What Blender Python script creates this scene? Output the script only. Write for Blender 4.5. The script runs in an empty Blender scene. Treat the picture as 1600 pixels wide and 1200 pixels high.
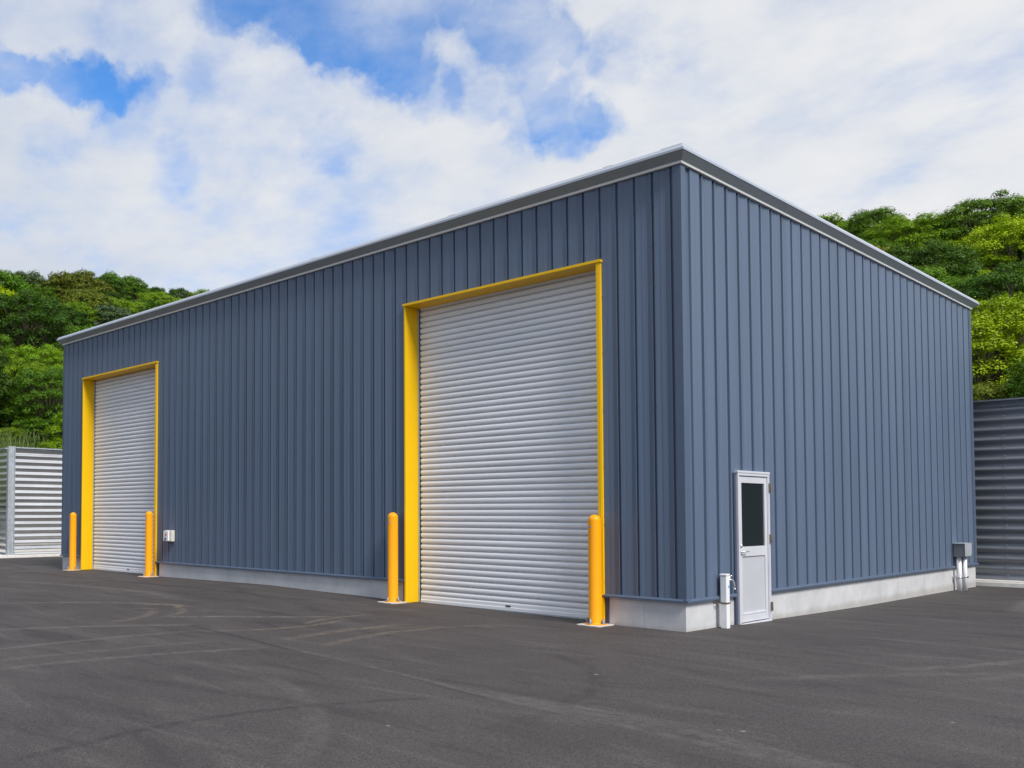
import bpy, bmesh, math, random
import numpy as np
from mathutils import Vector, Matrix
R = math.radians
random.seed(7); rng = np.random.default_rng(11)
S = bpy.context.scene
col = S.collection
BASE = {}

# ------------------------------------------------------------------ nodes
class NT:
    def __init__(s, nt): s.nt = nt; s.L = nt.links
    def n(s, t, **kw):
        o = s.nt.nodes.new(t)
        for k, v in kw.items(): setattr(o, k, v)
        return o
    def put(s, sock, v):
        if isinstance(v, bpy.types.NodeSocket): s.L.new(v, sock)
        else: sock.default_value = v
    def math(s, op, a, b=0.0, c=None, clamp=False):
        o = s.n('ShaderNodeMath', operation=op, use_clamp=clamp)
        s.put(o.inputs[0], a); s.put(o.inputs[1], b)
        if c is not None: s.put(o.inputs[2], c)
        return o.outputs[0]
    def vec(s, op, a, b=None, scale=None):
        o = s.n('ShaderNodeVectorMath', operation=op); s.put(o.inputs[0], a)
        if b is not None: s.put(o.inputs[1], b)
        if scale is not None: s.put(o.inputs['Scale'], scale)
        return o.outputs['Value'] if op in ('DOT_PRODUCT', 'LENGTH', 'DISTANCE') else o.outputs['Vector']
    def noise(s, vec, scale, detail=4, rough=.55, dist=0.0):
        o = s.n('ShaderNodeTexNoise'); s.put(o.inputs['Vector'], vec)
        o.inputs['Scale'].default_value = scale; o.inputs['Detail'].default_value = detail
        o.inputs['Roughness'].default_value = rough; o.inputs['Distortion'].default_value = dist
        return o.outputs['Fac']
    def rng(s, v, a, b, c=0.0, d=1.0, smooth=False):
        o = s.n('ShaderNodeMapRange'); o.interpolation_type = 'SMOOTHSTEP' if smooth else 'LINEAR'
        s.put(o.inputs[0], v)
        for i, x in enumerate((a, b, c, d)): s.put(o.inputs[i+1], x)
        return o.outputs[0]
    def mix(s, f, a, b, mode='MIX'):
        o = s.n('ShaderNodeMix', data_type='RGBA', blend_type=mode)
        s.put(o.inputs[0], f)
        s.put(o.inputs[6], a if isinstance(a, bpy.types.NodeSocket) else (*a, 1))
        s.put(o.inputs[7], b if isinstance(b, bpy.types.NodeSocket) else (*b, 1))
        return o.outputs[2]
    def mapping(s, v, scale=(1, 1, 1), loc=(0, 0, 0)):
        o = s.n('ShaderNodeMapping'); s.put(o.inputs[0], v)
        o.inputs['Scale'].default_value = scale; o.inputs['Location'].default_value = loc
        return o.outputs[0]

def new_mat(name):
    m = bpy.data.materials.new(name); m.use_nodes = True
    t = NT(m.node_tree); b = m.node_tree.nodes['Principled BSDF']
    return m, t, b

def paint(name, c, rough=.4, metal=0.0, var=.10, nscale=3.0, stretch=(1, 1, 1), spec=.5, bump=0.0, bscale=60, coat=0.0):
    m, t, b = new_mat(name)
    geo = t.n('ShaderNodeNewGeometry').outputs['Position']
    p = t.mapping(geo, stretch)
    f = t.noise(p, nscale, 5, .6)
    dark = tuple(x*(1-var) for x in c); lite = tuple(min(1, x*(1+var)) for x in c)
    b.inputs['Base Color'].default_value = (*c, 1)
    t.put(b.inputs['Base Color'], t.mix(t.rng(f, .3, .7), dark, lite))
    t.put(b.inputs['Roughness'], t.rng(f, .3, .7, rough*.9, min(1, rough*1.12)))
    b.inputs['Metallic'].default_value = metal
    b.inputs['Specular IOR Level'].default_value = spec
    b.inputs['Coat Weight'].default_value = coat
    if bump > 0:
        bn = t.n('ShaderNodeBump'); bn.inputs['Strength'].default_value = bump; bn.inputs['Distance'].default_value = .01
        t.put(bn.inputs['Height'], t.noise(p, bscale, 3)); t.L.new(bn.outputs[0], b.inputs['Normal'])
    return m

M = {}
BLUE = (.095, .134, .204)
def blue_mat(name, c, rough):
    m, t, b = new_mat(name)
    geo = t.n('ShaderNodeNewGeometry').outputs['Position']
    streak = t.noise(t.mapping(geo, (42, 42, .10)), 1.0, 4, .75)
    big = t.noise(t.mapping(geo, (.5, .5, .25)), 1.0, 3)
    sheet = t.noise(t.mapping(geo, (3.9, 2.9, .02)), 1.0, 0)
    f = t.math('ADD', t.math('MULTIPLY', streak, .62), t.math('ADD', t.math('MULTIPLY', big, .15), t.math('MULTIPLY', sheet, .23)))
    col_ = t.mix(t.rng(f, .3, .7), tuple(x*.78 for x in c), tuple(x*1.22 for x in c))
    # faint dust creeping up from the ground
    z = t.n('ShaderNodeSeparateXYZ'); t.put(z.inputs[0], geo)
    dust = t.math('MULTIPLY', t.rng(z.outputs[2], .4, .95, 1, 0, True), t.rng(t.noise(t.mapping(geo, (9, 9, .8)), 1, 4), .45, .8))
    col_ = t.mix(t.math('MULTIPLY', dust, .09), col_, (.2, .17, .15))
    t.put(b.inputs['Base Color'], col_)
    t.put(b.inputs['Roughness'], t.rng(streak, .3, .7, rough*.85, rough*1.2))
    b.inputs['Specular IOR Level'].default_value = .55
    bn = t.n('ShaderNodeBump'); bn.inputs['Strength'].default_value = .10; bn.inputs['Distance'].default_value = .004
    t.put(bn.inputs['Height'], t.noise(t.mapping(geo, (5, 5, .9)), 1.3, 3)); t.L.new(bn.outputs[0], b.inputs['Normal'])
    return m
M['blue'] = blue_mat('blue_grey_coated_steel', BLUE, .43)
M['blue_trim'] = paint('blue_grey_trim', (.078, .110, .172), .38, var=.05)
M['navy'] = paint('navy_trim', (.045, .063, .112), .4, var=.05)
M['backing'] = paint('dark_backing', (.02, .025, .035), .8)
M['cap'] = paint('galvanised_roof_cap', (.40, .435, .50), .45, .05, var=.05, nscale=1.5)
M['fascia'] = paint('charcoal_fascia', (.37, .405, .415), .5, var=.06, nscale=8)
M['white'] = paint('white_trim', (.80, .79, .77), .45, var=.04)
M['roof'] = paint('roof_steel', (.42, .45, .48), .45, .4)
M['yellow'] = paint('yellow_frame_paint', (.90, .535, .002), .38, var=.03, nscale=1.2, bump=.02, spec=.3)
M['orange'] = paint('amber_bollard_paint', (.95, .37, .001), .32, var=.03, nscale=5, spec=.32)
M['shutter'] = paint('pale_grey_shutter', (.82, .83, .86), .40, var=.05, nscale=1.4, stretch=(.3, 1, 3), spec=.5)
M['alu'] = paint('brushed_aluminium', (.62, .63, .68), .4, .1, var=.04)
M['alu_panel'] = paint('grey_door_panel', (.50, .515, .56), .45, .05, var=.03)
M['steel'] = paint('zinc_steel', (.45, .46, .48), .35, .8, var=.12, nscale=20)
M['chrome'] = paint('chrome', (.85, .85, .87), .14, .75, var=.02)
M['bolt'] = paint('grey_bolt', (.20, .215, .24), .4, .3, var=.1, nscale=30)
M['bronze'] = paint('dull_bronze', (.22, .18, .13), .45, .5)
M['galv'] = paint('galvanised_steel', (.50, .54, .58), .42, .35, var=.16, nscale=14, stretch=(1, 1, .6))
M['corr'] = paint('galvanised_corrugated_sheet', (.80, .80, .79), .30, .85, var=.09, nscale=1.6, stretch=(.4, .4, 5))
M['corr_shade'] = paint('shade_tinted_corrugated_sheet', (.24, .255, .285), .42, .45, var=.10, nscale=1.6, stretch=(.4, .4, 5))  # galvanised sheet again, with the shade of its side put into the colour
M['box'] = paint('grey_box_steel', (.20, .21, .22), .4, .3, var=.08)
M['pvc'] = paint('white_pvc', (.80, .81, .83), .35, var=.03)
M['ivory'] = paint('ivory_plastic', (.70, .66, .58), .45, var=.03)
M['black'] = paint('black_plastic', (.012, .012, .013), .5)
M['red'] = paint('red_orange_button', (.75, .10, .01), .4)
M['cyan'] = paint('blue_sticker', (.02, .42, .85), .4)
M['label'] = paint('silver_label', (.62, .66, .70), .35, .2)
M['pad'] = paint('concrete_pad', (.52, .50, .47), .85, var=.12, nscale=25, bump=.3)
M['kerb'] = paint('pale_concrete_kerb', (.78, .76, .72), .85, var=.10, nscale=9, bump=.2)
M['bark'] = paint('bark', (.16, .13, .095), .9, var=.3, nscale=9)

def concrete():
    m, t, b = new_mat('foundation_concrete')
    geo = t.n('ShaderNodeNewGeometry').outputs['Position']
    f = t.noise(geo, 2.2, 8, .62); g = t.noise(geo, 55, 3)
    c = t.mix(t.rng(f, .3, .7), (.455, .462, .478), (.585, .59, .602))
    c = t.mix(t.math('MULTIPLY', t.rng(g, .55, .8), .25), c, (.30, .30, .30))
    # rusty run-down stains, irregular along the wall
    st = t.noise(t.mapping(geo, (2.6, 2.6, .25)), 1.0, 5, .7, 1.2)
    c = t.mix(t.rng(st, .64, .74, 0, .38, True), c, (.36, .32, .24))
    z = t.n('ShaderNodeSeparateXYZ'); t.put(z.inputs[0], geo)
    zz = t.math('ADD', z.outputs[2], t.math('MULTIPLY', f, .10))
    c = t.mix(t.rng(zz, .03, .11, .45, 0), c, (.27, .245, .21))
    t.put(b.inputs['Base Color'], c); b.inputs['Roughness'].default_value = .9
    bn = t.n('ShaderNodeBump'); bn.inputs['Strength'].default_value = .25; bn.inputs['Distance'].default_value = .004
    t.put(bn.inputs['Height'], g); t.L.new(bn.outputs[0], b.inputs['Normal'])
    return m
M['concrete'] = concrete()

def glass():
    m, t, b = new_mat('dark_frosted_glass')
    geo = t.n('ShaderNodeNewGeometry').outputs['Position']
    f = t.noise(geo, 130, 2)
    t.put(b.inputs['Base Color'], t.mix(t.rng(f, .35, .65), (.003, .007, .008), (.010, .018, .019)))
    b.inputs['Roughness'].default_value = .16; b.inputs['Specular IOR Level'].default_value = .25
    bn = t.n('ShaderNodeBump'); bn.inputs['Strength'].default_value = .15; bn.inputs['Distance'].default_value = .002
    t.put(bn.inputs['Height'], f); t.L.new(bn.outputs[0], b.inputs['Normal'])
    return m
M['glass'] = glass()

# ------------------------------------------------------------------ asphalt
def circ(p, q, r):
    ax, ay = p; bx, by = q; cx, cy = r
    d = 2*(ax*(by-cy)+bx*(cy-ay)+cx*(ay-by))
    ux = ((ax*ax+ay*ay)*(by-cy)+(bx*bx+by*by)*(cy-ay)+(cx*cx+cy*cy)*(ay-by))/d
    uy = ((ax*ax+ay*ay)*(cx-bx)+(bx*bx+by*by)*(ax-cx)+(cx*cx+cy*cy)*(bx-ax))/d
    return ux, uy, math.hypot(ax-ux, ay-uy)

def asphalt():
    m, t, b = new_mat('new_asphalt')
    geo = t.n('ShaderNodeNewGeometry').outputs['Position']
    sx = t.n('ShaderNodeSeparateXYZ'); t.put(sx.inputs[0], geo)
    cb = t.n('ShaderNodeCombineXYZ'); t.L.new(sx.outputs[0], cb.inputs[0]); t.L.new(sx.outputs[1], cb.inputs[1])
    P = cb.outputs[0]
    big = t.noise(P, .35, 6, .6); mid = t.noise(P, 1.7, 6, .65); fine = t.noise(P, 60, 4, .7); grit = t.noise(P, 190, 2, .6)
    swp = t.noise(t.mapping(P, (.5, 2.2, 1)), 1.2, 6, .62, .8)
    c = t.mix(t.rng(big, .3, .7), (.052, .045, .0445), (.084, .0745, .074))
    c = t.mix(t.rng(mid, .35, .7, 0, .55), c, (.092, .082, .081))
    c = t.mix(t.rng(swp, .50, .70, 0, .55, True), c, (.120, .109, .106))
    c = t.mix(t.rng(swp, .48, .30, 0, .6, True), c, (.030, .027, .027))
    c = t.mix(t.rng(fine, .40, .56, .7, 0), c, (.016, .015, .016))
    c = t.mix(t.rng(grit, .58, .74, 0, .75), c, (.24, .23, .225))
    gr2 = t.noise(P, 22, 6, .75)
    c = t.mix(t.rng(gr2, .42, .58, 1, 0), t.mix(1, c, (1.13, 1.125, 1.12), 'MULTIPLY'), t.mix(1, c, (.86, .86, .865), 'MULTIPLY'))
    wob = t.n('ShaderNodeTexNoise'); t.put(wob.inputs['Vector'], P); wob.inputs['Scale'].default_value = .8; wob.inputs['Detail'].default_value = 3
    PW = t.vec('ADD', P, t.vec('SCALE', t.vec('SUBTRACT', wob.outputs['Color'], (.5, .5, .5)), scale=.16))
    pw2 = t.n('ShaderNodeSeparateXYZ'); t.put(pw2.inputs[0], PW)
    cb2 = t.n('ShaderNodeCombineXYZ'); t.L.new(pw2.outputs[0], cb2.inputs[0]); t.L.new(pw2.outputs[1], cb2.inputs[1])
    PW = cb2.outputs[0]
    br = t.rng(t.noise(P, 7, 6, .75), .37, .59, .0, 1)
    DUST = (.19, .175, .16); TAN = (.18, .145, .108); RUB = (.020, .018, .019)
    marks = [  # three points on the arc, half width, colour, strength
        ((-9.31, -4.68), (-7.85, -3.42), (-6.51, -2.85), .10, DUST, .55),
        ((.28, -8.52), (.10, -6.42), (.70, -5.13), .07, RUB, .42),
        ((-.23, -2.59), (.95, -3.45), (1.40, -4.46), .12, RUB, .26),
        ((1.40, -4.46), (1.55, -5.1), (1.60, -5.8), .12, RUB, .18),
        ((-4.63, -4.06), (-.93, -4.58), (1.15, -4.90), .045, RUB, .6),
        ((-2.51, -4.30), (.43, -4.74), (3.52, -5.10), .085, DUST, .30),
        ((.9, -4.70), (2.3, -4.78), (3.7, -5.02), .16, DUST, .30),
        ((-7.27, -3.24), (-7.0, -2.98), (-6.48, -3.10), .12, TAN, .75),
        ((-6.48, -3.10), (-5.89, -3.50), (-5.73, -3.83), .11, TAN, .55),
        ((-5.76, -4.54), (-5.94, -4.06), (-6.5, -3.55), .11, TAN, .6),
        ((-6.5, -3.50), (-6.75, -3.44), (-6.95, -3.60), .10, TAN, .5),
        ((-4.31, -6.68), (-4.36, -5.56), (-4.24, -4.32), .09, DUST, .42),
        ((-3.07, -7.18), (-2.92, -5.94), (-2.53, -4.60), .11, DUST, .36),
        ((-3.55, -7.0), (-3.50, -5.9), (-3.30, -4.7), .10, DUST, .26),
        ((-5.70, -3.79), (-5.1, -3.2), (-4.1, -2.1), .10, DUST, .65),
        ((-4.13, -4.20), (-3.62, -3.3), (-3.80, -2.12), .09, TAN, .7),
        ((-2.83, -3.93), (-2.93, -3.16), (-2.81, -2.0), .12, TAN, .65),
        ((-2.13, -3.95), (-2.38, -3.22), (-2.28, -1.9), .10, TAN, .6),
        ((-3.79, -2.84), (-3.99, -2.25), (-3.90, -1.6), .09, TAN, .75),
        ((-5.97, -6.01), (-5.50, -4.97), (-4.75, -3.99), .13, DUST, .45),
        ((-3.1, -2.9), (-2.4, -1.9), (-1.9, -1.1), .10, TAN, .40),
        ((2.6, -1.2), (3.4, .8), (3.7, 3.2), .12, DUST, .35),
        ((3.2, -1.4), (4.0, 1.0), (4.2, 4.2), .10, DUST, .30),
        ((1.9, -2.6), (2.9, -1.2), (4.3, .2), .13, DUST, .25),
        ((2.0, 6.5), (1.6, 9.0), (1.7, 12.0), .22, DUST, .45),
        ((-1.0, -5.6), (.3, -6.2), (1.4, -7.3), .14, DUST, .22),
        ((-2.2, -6.6), (-.8, -6.3), (.9, -5.9), .12, RUB, .28),
        ((-13.5, -2.8), (-9.6, -2.3), (-7.4, -2.5), .16, DUST, .35),
        ((-16.0, -1.3), (-11.0, -1.4), (-7.0, -1.2), .13, RUB, .35),
    ]
    for a, q, e, w, cc, st in marks:
        ux, uy, r = circ(a, q, e)
        d = t.math('ABSOLUTE', t.math('SUBTRACT', t.vec('DISTANCE', PW, (ux, uy, 0)), r))
        line = t.rng(d, w*.25, w, 1, 0, True)
        mx, my = (a[0]+e[0])/2, (a[1]+e[1])/2
        mr = math.hypot(a[0]-e[0], a[1]-e[1])*.5
        msk = t.rng(t.vec('DISTANCE', PW, (mx, my, 0)), mr*.8, mr*1.15, 1, 0, True)
        f = t.math('MULTIPLY', t.math('MULTIPLY', line, msk), t.math('MULTIPLY', br, st*(1.5 if cc is RUB else .85)))
        c = t.mix(f, c, cc)
    for (x, y, rr) in [(.9, -3.35, .05), (1.05, -6.15, .04), (2.65, -4.6, .04), (2.78, -4.52, .05), (-2.6, -5.1, .05), (3.65, -3.2, .03)]:
        d = t.vec('DISTANCE', PW, (x, y, 0))
        c = t.mix(t.math('MULTIPLY', t.rng(d, rr*.15, rr*.6, .7, 0), br), c, (.42, .41, .40))
    t.put(b.inputs['Base Color'], c)
    t.put(b.inputs['Roughness'], t.rng(mid, .3, .7, .72, .9))
    b.inputs['Specular IOR Level'].default_value = .32
    bn = t.n('ShaderNodeBump'); bn.inputs['Strength'].default_value = .6; bn.inputs['Distance'].default_value = .006
    hgt = t.math('ADD', t.math('MULTIPLY', fine, .6), t.math('MULTIPLY', grit, .4))
    t.put(bn.inputs['Height'], hgt); t.L.new(bn.outputs[0], b.inputs['Normal'])
    return m
M['asphalt'] = asphalt()

def soil():
    m, t, b = new_mat('hillside_undergrowth')
    geo = t.n('ShaderNodeNewGeometry').outputs['Position']
    f = t.noise(geo, 1.2, 8, .7)
    t.put(b.inputs['Base Color'], t.mix(t.rng(f, .35, .65), (.012, .022, .006), (.05, .075, .018)))
    b.inputs['Roughness'].default_value = 1
    b.inputs['Specular IOR Level'].default_value = .1
    return m
M['soil'] = soil()

def leaf_mat():
    m, t, b = new_mat('leaf')
    oi = t.n('ShaderNodeObjectInfo'); g = t.n('ShaderNodeNewGeometry')
    rp = g.outputs['Random Per Island']; cl = t.noise(g.outputs['Position'], .9, 3)
    base = oi.outputs['Color']
    c = t.mix(t.rng(rp, 0, 1, 0, 1), t.mix(1, base, (.74, .78, .76), 'MULTIPLY'), t.mix(1, base, (1.28, 1.24, 1.05), 'MULTIPLY'))
    c = t.mix(t.rng(cl, .35, .65, 0, .45), c, t.mix(1, base, (.65, .8, .9), 'MULTIPLY'))
    t.put(b.inputs['Base Color'], c); b.inputs['Roughness'].default_value = .55; b.inputs['Specular IOR Level'].default_value = .25
    tr = t.n('ShaderNodeBsdfTranslucent'); t.put(tr.inputs[0], t.mix(1, c, (1.3, 1.25, .6), 'MULTIPLY'))
    mx = t.n('ShaderNodeMixShader'); mx.inputs[0].default_value = .2
    t.L.new(b.outputs[0], mx.inputs[1]); t.L.new(tr.outputs[0], mx.inputs[2])
    t.L.new(mx.outputs[0], m.node_tree.nodes['Material Output'].inputs['Surface'])
    return m
M['leaf'] = leaf_mat()

# ------------------------------------------------------------------ mesh helpers
class MB:
    def __init__(s): s.v = []; s.f = []; s.smooth = set()
    def quad(s, *p): s.face(p)
    def face(s, pts, smooth=False):
        i = len(s.v); s.v += [tuple(q) for q in pts]
        if smooth: s.smooth.add(len(s.f))
        s.f.append(tuple(range(i, i+len(pts))))
    def box(s, x0, x1, y0, y1, z0, z1):
        i = len(s.v)
        s.v += [(x, y, z) for z in (z0, z1) for y in (y0, y1) for x in (x0, x1)]
        for f in ((0, 2, 3, 1), (4, 5, 7, 6), (0, 1, 5, 4), (2, 6, 7, 3), (0, 4, 6, 2), (1, 3, 7, 5)):
            s.f.append(tuple(i+k for k in f))
    def rings(s, rings, smooth=True, cap0=True, cap1=True):
        n = len(rings[0]); i = len(s.v)
        for r in rings: s.v += [tuple(p) for p in r]
        for k in range(len(rings)-1):
            for j in range(n):
                a = i+k*n+j; b_ = i+k*n+(j+1) % n
                if smooth: s.smooth.add(len(s.f))
                s.f.append((a, b_, b_+n, a+n))
        if cap0: s.f.append(tuple(i+j for j in reversed(range(n))))
        if cap1: s.f.append(tuple(i+(len(rings)-1)*n+j for j in range(n)))
    def lathe(s, c, prof, n=28):
        s.rings([[(c[0]+r*math.cos(2*math.pi*j/n), c[1]+r*math.sin(2*math.pi*j/n), c[2]+z) for j in range(n)] for r, z in prof])
    def tube(s, pts, rad, n=10):
        pts = [Vector(p) for p in pts]; rr = rad if isinstance(rad, (list, tuple)) else [rad]*len(pts)
        out = []
        for i, p in enumerate(pts):
            d = (pts[min(i+1, len(pts)-1)]-pts[max(i-1, 0)]).normalized()
            u = d.orthogonal().normalized() if i == 0 else (u - d*u.dot(d)).normalized()
            w = d.cross(u)
            out.append([p+(u*math.cos(2*math.pi*j/n)+w*math.sin(2*math.pi*j/n))*rr[i] for j in range(n)])
        s.rings(out)
    def extrude(s, prof, p0, p1, u, w):
        """closed profile (a,b) in axes u,w swept from p0 to p1"""
        p0, p1, u, w = map(Vector, (p0, p1, u, w))
        s.rings([[p0+u*a+w*b for a, b in prof], [p1+u*a+w*b for a, b in prof]], smooth=False)
    def build(s, name, mat, parent=None, bevel=0.0, at=None):
        base = BASE.get(parent.name, Vector((0, 0, 0))) if parent else (Vector(at) if at else Vector((0, 0, 0)))
        me = bpy.data.meshes.new(name)
        me.from_pydata([tuple(Vector(q)-base) for q in s.v], [], s.f); me.update()
        if s.smooth:
            fl = np.zeros(len(me.polygons), bool); fl[list(s.smooth)] = True
            me.polygons.foreach_set('use_smooth', fl)
        me.materials.append(mat)
        o = bpy.data.objects.new(name, me); col.objects.link(o)
        if parent: o.parent = parent; BASE[o.name] = base
        else: o.location = base; BASE[o.name] = base
        bm = bmesh.new(); bm.from_mesh(me); bmesh.ops.recalc_face_normals(bm, faces=bm.faces); bm.to_mesh(me); bm.free()
        if bevel > 0:
            b = o.modifiers.new('bevel', 'BEVEL'); b.width = bevel; b.segments = 2; b.limit_method = 'ANGLE'
        return o

def tag(o, label=None, cat=None, group=None, kind=None):
    if label: o['label'] = label
    if cat: o['category'] = cat
    if group: o['group'] = group
    if kind: o['kind'] = kind
    return o
def thing(name, loc, label, cat, group=None):
    o = bpy.data.objects.new(name, None); col.objects.link(o); o.location = loc; o.empty_display_size = .2
    BASE[o.name] = Vector(loc); return tag(o, label, cat, group)
def copy_tree(o, parent=None):
    c = o.copy(); col.objects.link(c)
    if parent: c.parent = parent
    for ch in list(o.children): copy_tree(ch, c)
    return c

# ------------------------------------------------------------------ ground
HA = [(-400, 0), (-24, 0), (-17, .022), (-15.9, .045), (-12.2, .068), (-10, .09), (-8.4, .105), (-7, .08), (-6, .07), (-5.2, .055), (-4.7, .03), (-1.1, .007), (0, .005), (400, .005)]
HB = [(-400, .005), (0, .005), (1.3, -.005), (2.3, -.027), (3.8, -.05), (5.8, -.075), (10, -.09), (12.2, -.105), (14, -.12), (400, -.12)]
def sst(t): t = min(1, max(0, t)); return t*t*(3-2*t)
def gz(x, y):
    if y <= 0: return float(np.interp(x, *zip(*HA)))*sst((y+5)/4.0)
    e = float(np.interp(y, *zip(*HB)))
    if x >= -.5: return e*(1-.5*sst((x-3)/6))
    w = sst((x+6)/5.5); fa = float(np.interp(x, *zip(*HA)))*(1-sst((y-2)/6))
    return e*w+fa*(1-w)
xs = sorted(set([-400, -200, -110, -70, -45, -34] + [round(-29+.35*i, 3) for i in range(126)] + [18, 24, 40, 80, 200, 400]))
ys = sorted(set([-400, -200, -110, -70, -45, -30, -22, -18] + [round(-15+.35*i, 3) for i in range(84)] + [17, 24, 40, 80, 200, 400]))
m = MB()
m.v = [(x, y, gz(x, y)) for y in ys for x in xs]
nx = len(xs)
m.f = [(j*nx+i, j*nx+i+1, (j+1)*nx+i+1, (j+1)*nx+i) for j in range(len(ys)-1) for i in range(nx-1)]
m.smooth = set(range(len(m.f)))
tag(m.build('ground', M['asphalt']), 'dark grey asphalt yard with tyre marks and dusty scuffs', 'ground', kind='structure')

# ------------------------------------------------------------------ warehouse
L, W = -17.04, 12.35
ZT, ZB, ZD = 5.772, .385, 4.80
wh = thing('warehouse', (0, 0, 0), 'large blue-grey ribbed metal warehouse with two yellow framed roller doors', 'warehouse')

def profile(t0, t1, grooves, GW, GD, lead=()):
    """(t, depth) along a wall, t measured from the near corner"""
    pts = list(lead)
    gs = [g for g in grooves if g-GW/2 > t0 and g+GW/2 < t1]
    if not lead: pts.append((t0, 0))
    for k, g in enumerate(gs):
        a, b_ = g-GW/2, g+GW/2
        pts += [(a-.002, .0), (a+.004, GD), (b_-.004, GD), (b_+.002, .0)]
        nxt = gs[k+1]-GW/2 if k+1 < len(gs) else None
        if nxt:
            w = nxt-b_
            for s_, d_ in ((.05, .002), (.34, .0190), (.37, .0165), (.64, .0085), (.67, .0105), (.95, .001)):
                pts.append((b_+s_*w, d_))
    pts.append((t1, 0))
    return pts
gA = [.131+.2553*n for n in range(67)]
gB = [.504+.3365*n+.000893*n*n for n in range(33)]
openA = [(1.20, 4.76), (12.42, 15.90)]
openB = [(1.285, 2.315)]
def clad(axis, t0, t1, grooves, openings, zo):
    GW, GD = (.034, .030) if axis == 'A' else (.062, .038)
    mb = MB(); pr = profile(t0, t1, grooves, GW, GD, [(.095, .036), (.165, .036), (.17, .026), (.228, .026), (.233, 0)] if axis == 'B' else ())
    cuts = sorted(set([q for o in openings for q in o]))
    def dep(t): return float(np.interp(t, [p[0] for p in pr], [p[1] for p in pr]))
    pr = sorted(pr+[(c, dep(c)) for c in cuts])
    for (a, da), (b_, db) in zip(pr, pr[1:]):
        mid = (a+b_)/2; z0 = ZB
        if any(o[0] < mid < o[1] for o in openings): z0 = zo
        if axis == 'A': q = [(-a, da, z0), (-b_, db, z0), (-b_, db, ZT), (-a, da, ZT)]
        else: q = [(-da, a, z0), (-db, b_, z0), (-db, b_, ZT), (-da, a, ZT)]
        mb.quad(*q)
    # self-drilling screws in the grooves' edge
    for k, g in enumerate(grooves):
        for z in (.55, 1.3, 2.05, 2.8, 3.55, 4.3, 4.86, 5.33):
            if z > 5.6: continue
            gg = g-.026
            if any(o[0]-.02 < gg < o[1]+.02 for o in openings) and z < zo+.02: continue
            if axis == 'A' and (k < 14): mb.box(-gg-.007, -gg+.007, -.006, .012, z, z+.014)
    return mb
clad('A', .085, -L, gA, openA, ZD-.01).build('ribbed_wall', M['blue'], wh)
clad('B', .085, W, gB, openB, 1.985).build('ribbed_wall', M['blue'], wh)
# far and back walls
mb = MB()
ts = np.arange(0, W-.01, .17)
for i, t in enumerate(ts):
    d0 = 0 if i % 2 else .015
    a, b_ = t, min(W, t+.17)
    mb.quad((L+d0, a, ZB), (L+d0, b_, ZB), (L+d0, b_, ZT), (L+d0, a, ZT))
    if i: mb.quad((L, a, ZB), (L+.015, a, ZB), (L+.015, a, ZT), (L, a, ZT))
ts = np.arange(0, -L-.01, .17)
for i, t in enumerate(ts):
    d0 = 0 if i % 2 else .015
    a, b_ = -t, max(L, -t-.17)
    mb.quad((a, W-d0, ZB), (b_, W-d0, ZB), (b_, W-d0, ZT), (a, W-d0, ZT))
    if i: mb.quad((a, W, ZB), (a, W-.015, ZB), (a, W-.015, ZT), (a, W, ZT))
mb.build('rear_wall', M['blue'], wh)
# inner lining so the grooves are closed behind
mb = MB()
def lin(x0, x1, z0, z1): mb.box(x0, x1, .04, .06, z0, z1)
edges = [-.05, -1.2, -4.76, -12.42, -15.90, L+.05]
for i in range(5):
    lin(edges[i+1], edges[i], ZD if i in (1, 3) else .1, ZT-.01)
mb.box(-.06, -.04, .07, 1.31, .1, ZT-.01); mb.box(-.06, -.04, 2.32, W-.06, .1, ZT-.01); mb.box(-.06, -.04, 1.31, 2.32, 1.99, ZT-.01)
mb.build('wall_lining', M['backing'], wh)
# corner trims: one folded angle per corner
def angle(cx_, cy_, sx, sy, la, lb):
    """corner at (cx_,cy_); legs run inward (sx along x, sy along y), 8 mm thick"""
    mbx = MB(); t_ = .012
    pr_ = [(0, 0), (sx*la, 0), (sx*la, sy*t_), (sx*t_, sy*t_), (sx*t_, sy*lb), (0, sy*lb)]
    mbx.rings([[(cx_+p, cy_+q, ZB) for p, q in pr_], [(cx_+p, cy_+q, ZT-.002) for p, q in pr_]], smooth=False)
    mbx.build('corner_trim', M['blue_trim'], wh, bevel=.003)
angle(.006, -.006, -1, 1, .112, .112)
angle(L-.006, -.006, 1, 1, .075, .1)
angle(.006, W+.006, -1, -1, .075, .08)
# recess beside the near corner trim
# foundation in cast lengths
mb = MB()
fA = [.03, .58, 1.09]; fA2 = [4.78, 6.41, 7.31, 8.51, 9.66, 10.68, 12.29]; fA3 = [15.97, -L-.02]
def fseg(lst, axis, z1=.36):
    for a, b_ in zip(lst, lst[1:]):
        if axis == 'A': mb.box(-b_+.003, -a-.003, .022, .35, -.4, z1)
        else: mb.box(-.35, -.022, a+.003, b_-.003, -.4, z1)
fseg(fA, 'A'); fseg(fA2, 'A'); fseg(fA3, 'A')
mb.box(-.345, -.022, .0225, 1.29, -.4, .3595)
fseg([2.33, 2.93, 5.85, 7.53, 8.99, W-.02], 'B', .3598)
mb.box(L+.02, L+.34, .36, W-.03, -.4, .359); mb.box(L+.36, -.36, W-.35, W-.02, -.4, .358)
for lst, s in ((fA, 0), (fA2, 0), (fA3, 0)): mb.box(-lst[-1]+.02, -lst[0]-.02, .026, .3, -.4, .355)
mb.box(-.3, -.026, 2.36, W-.05, -.4, .355)
mb.build('foundation', M['concrete'], wh)
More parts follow.
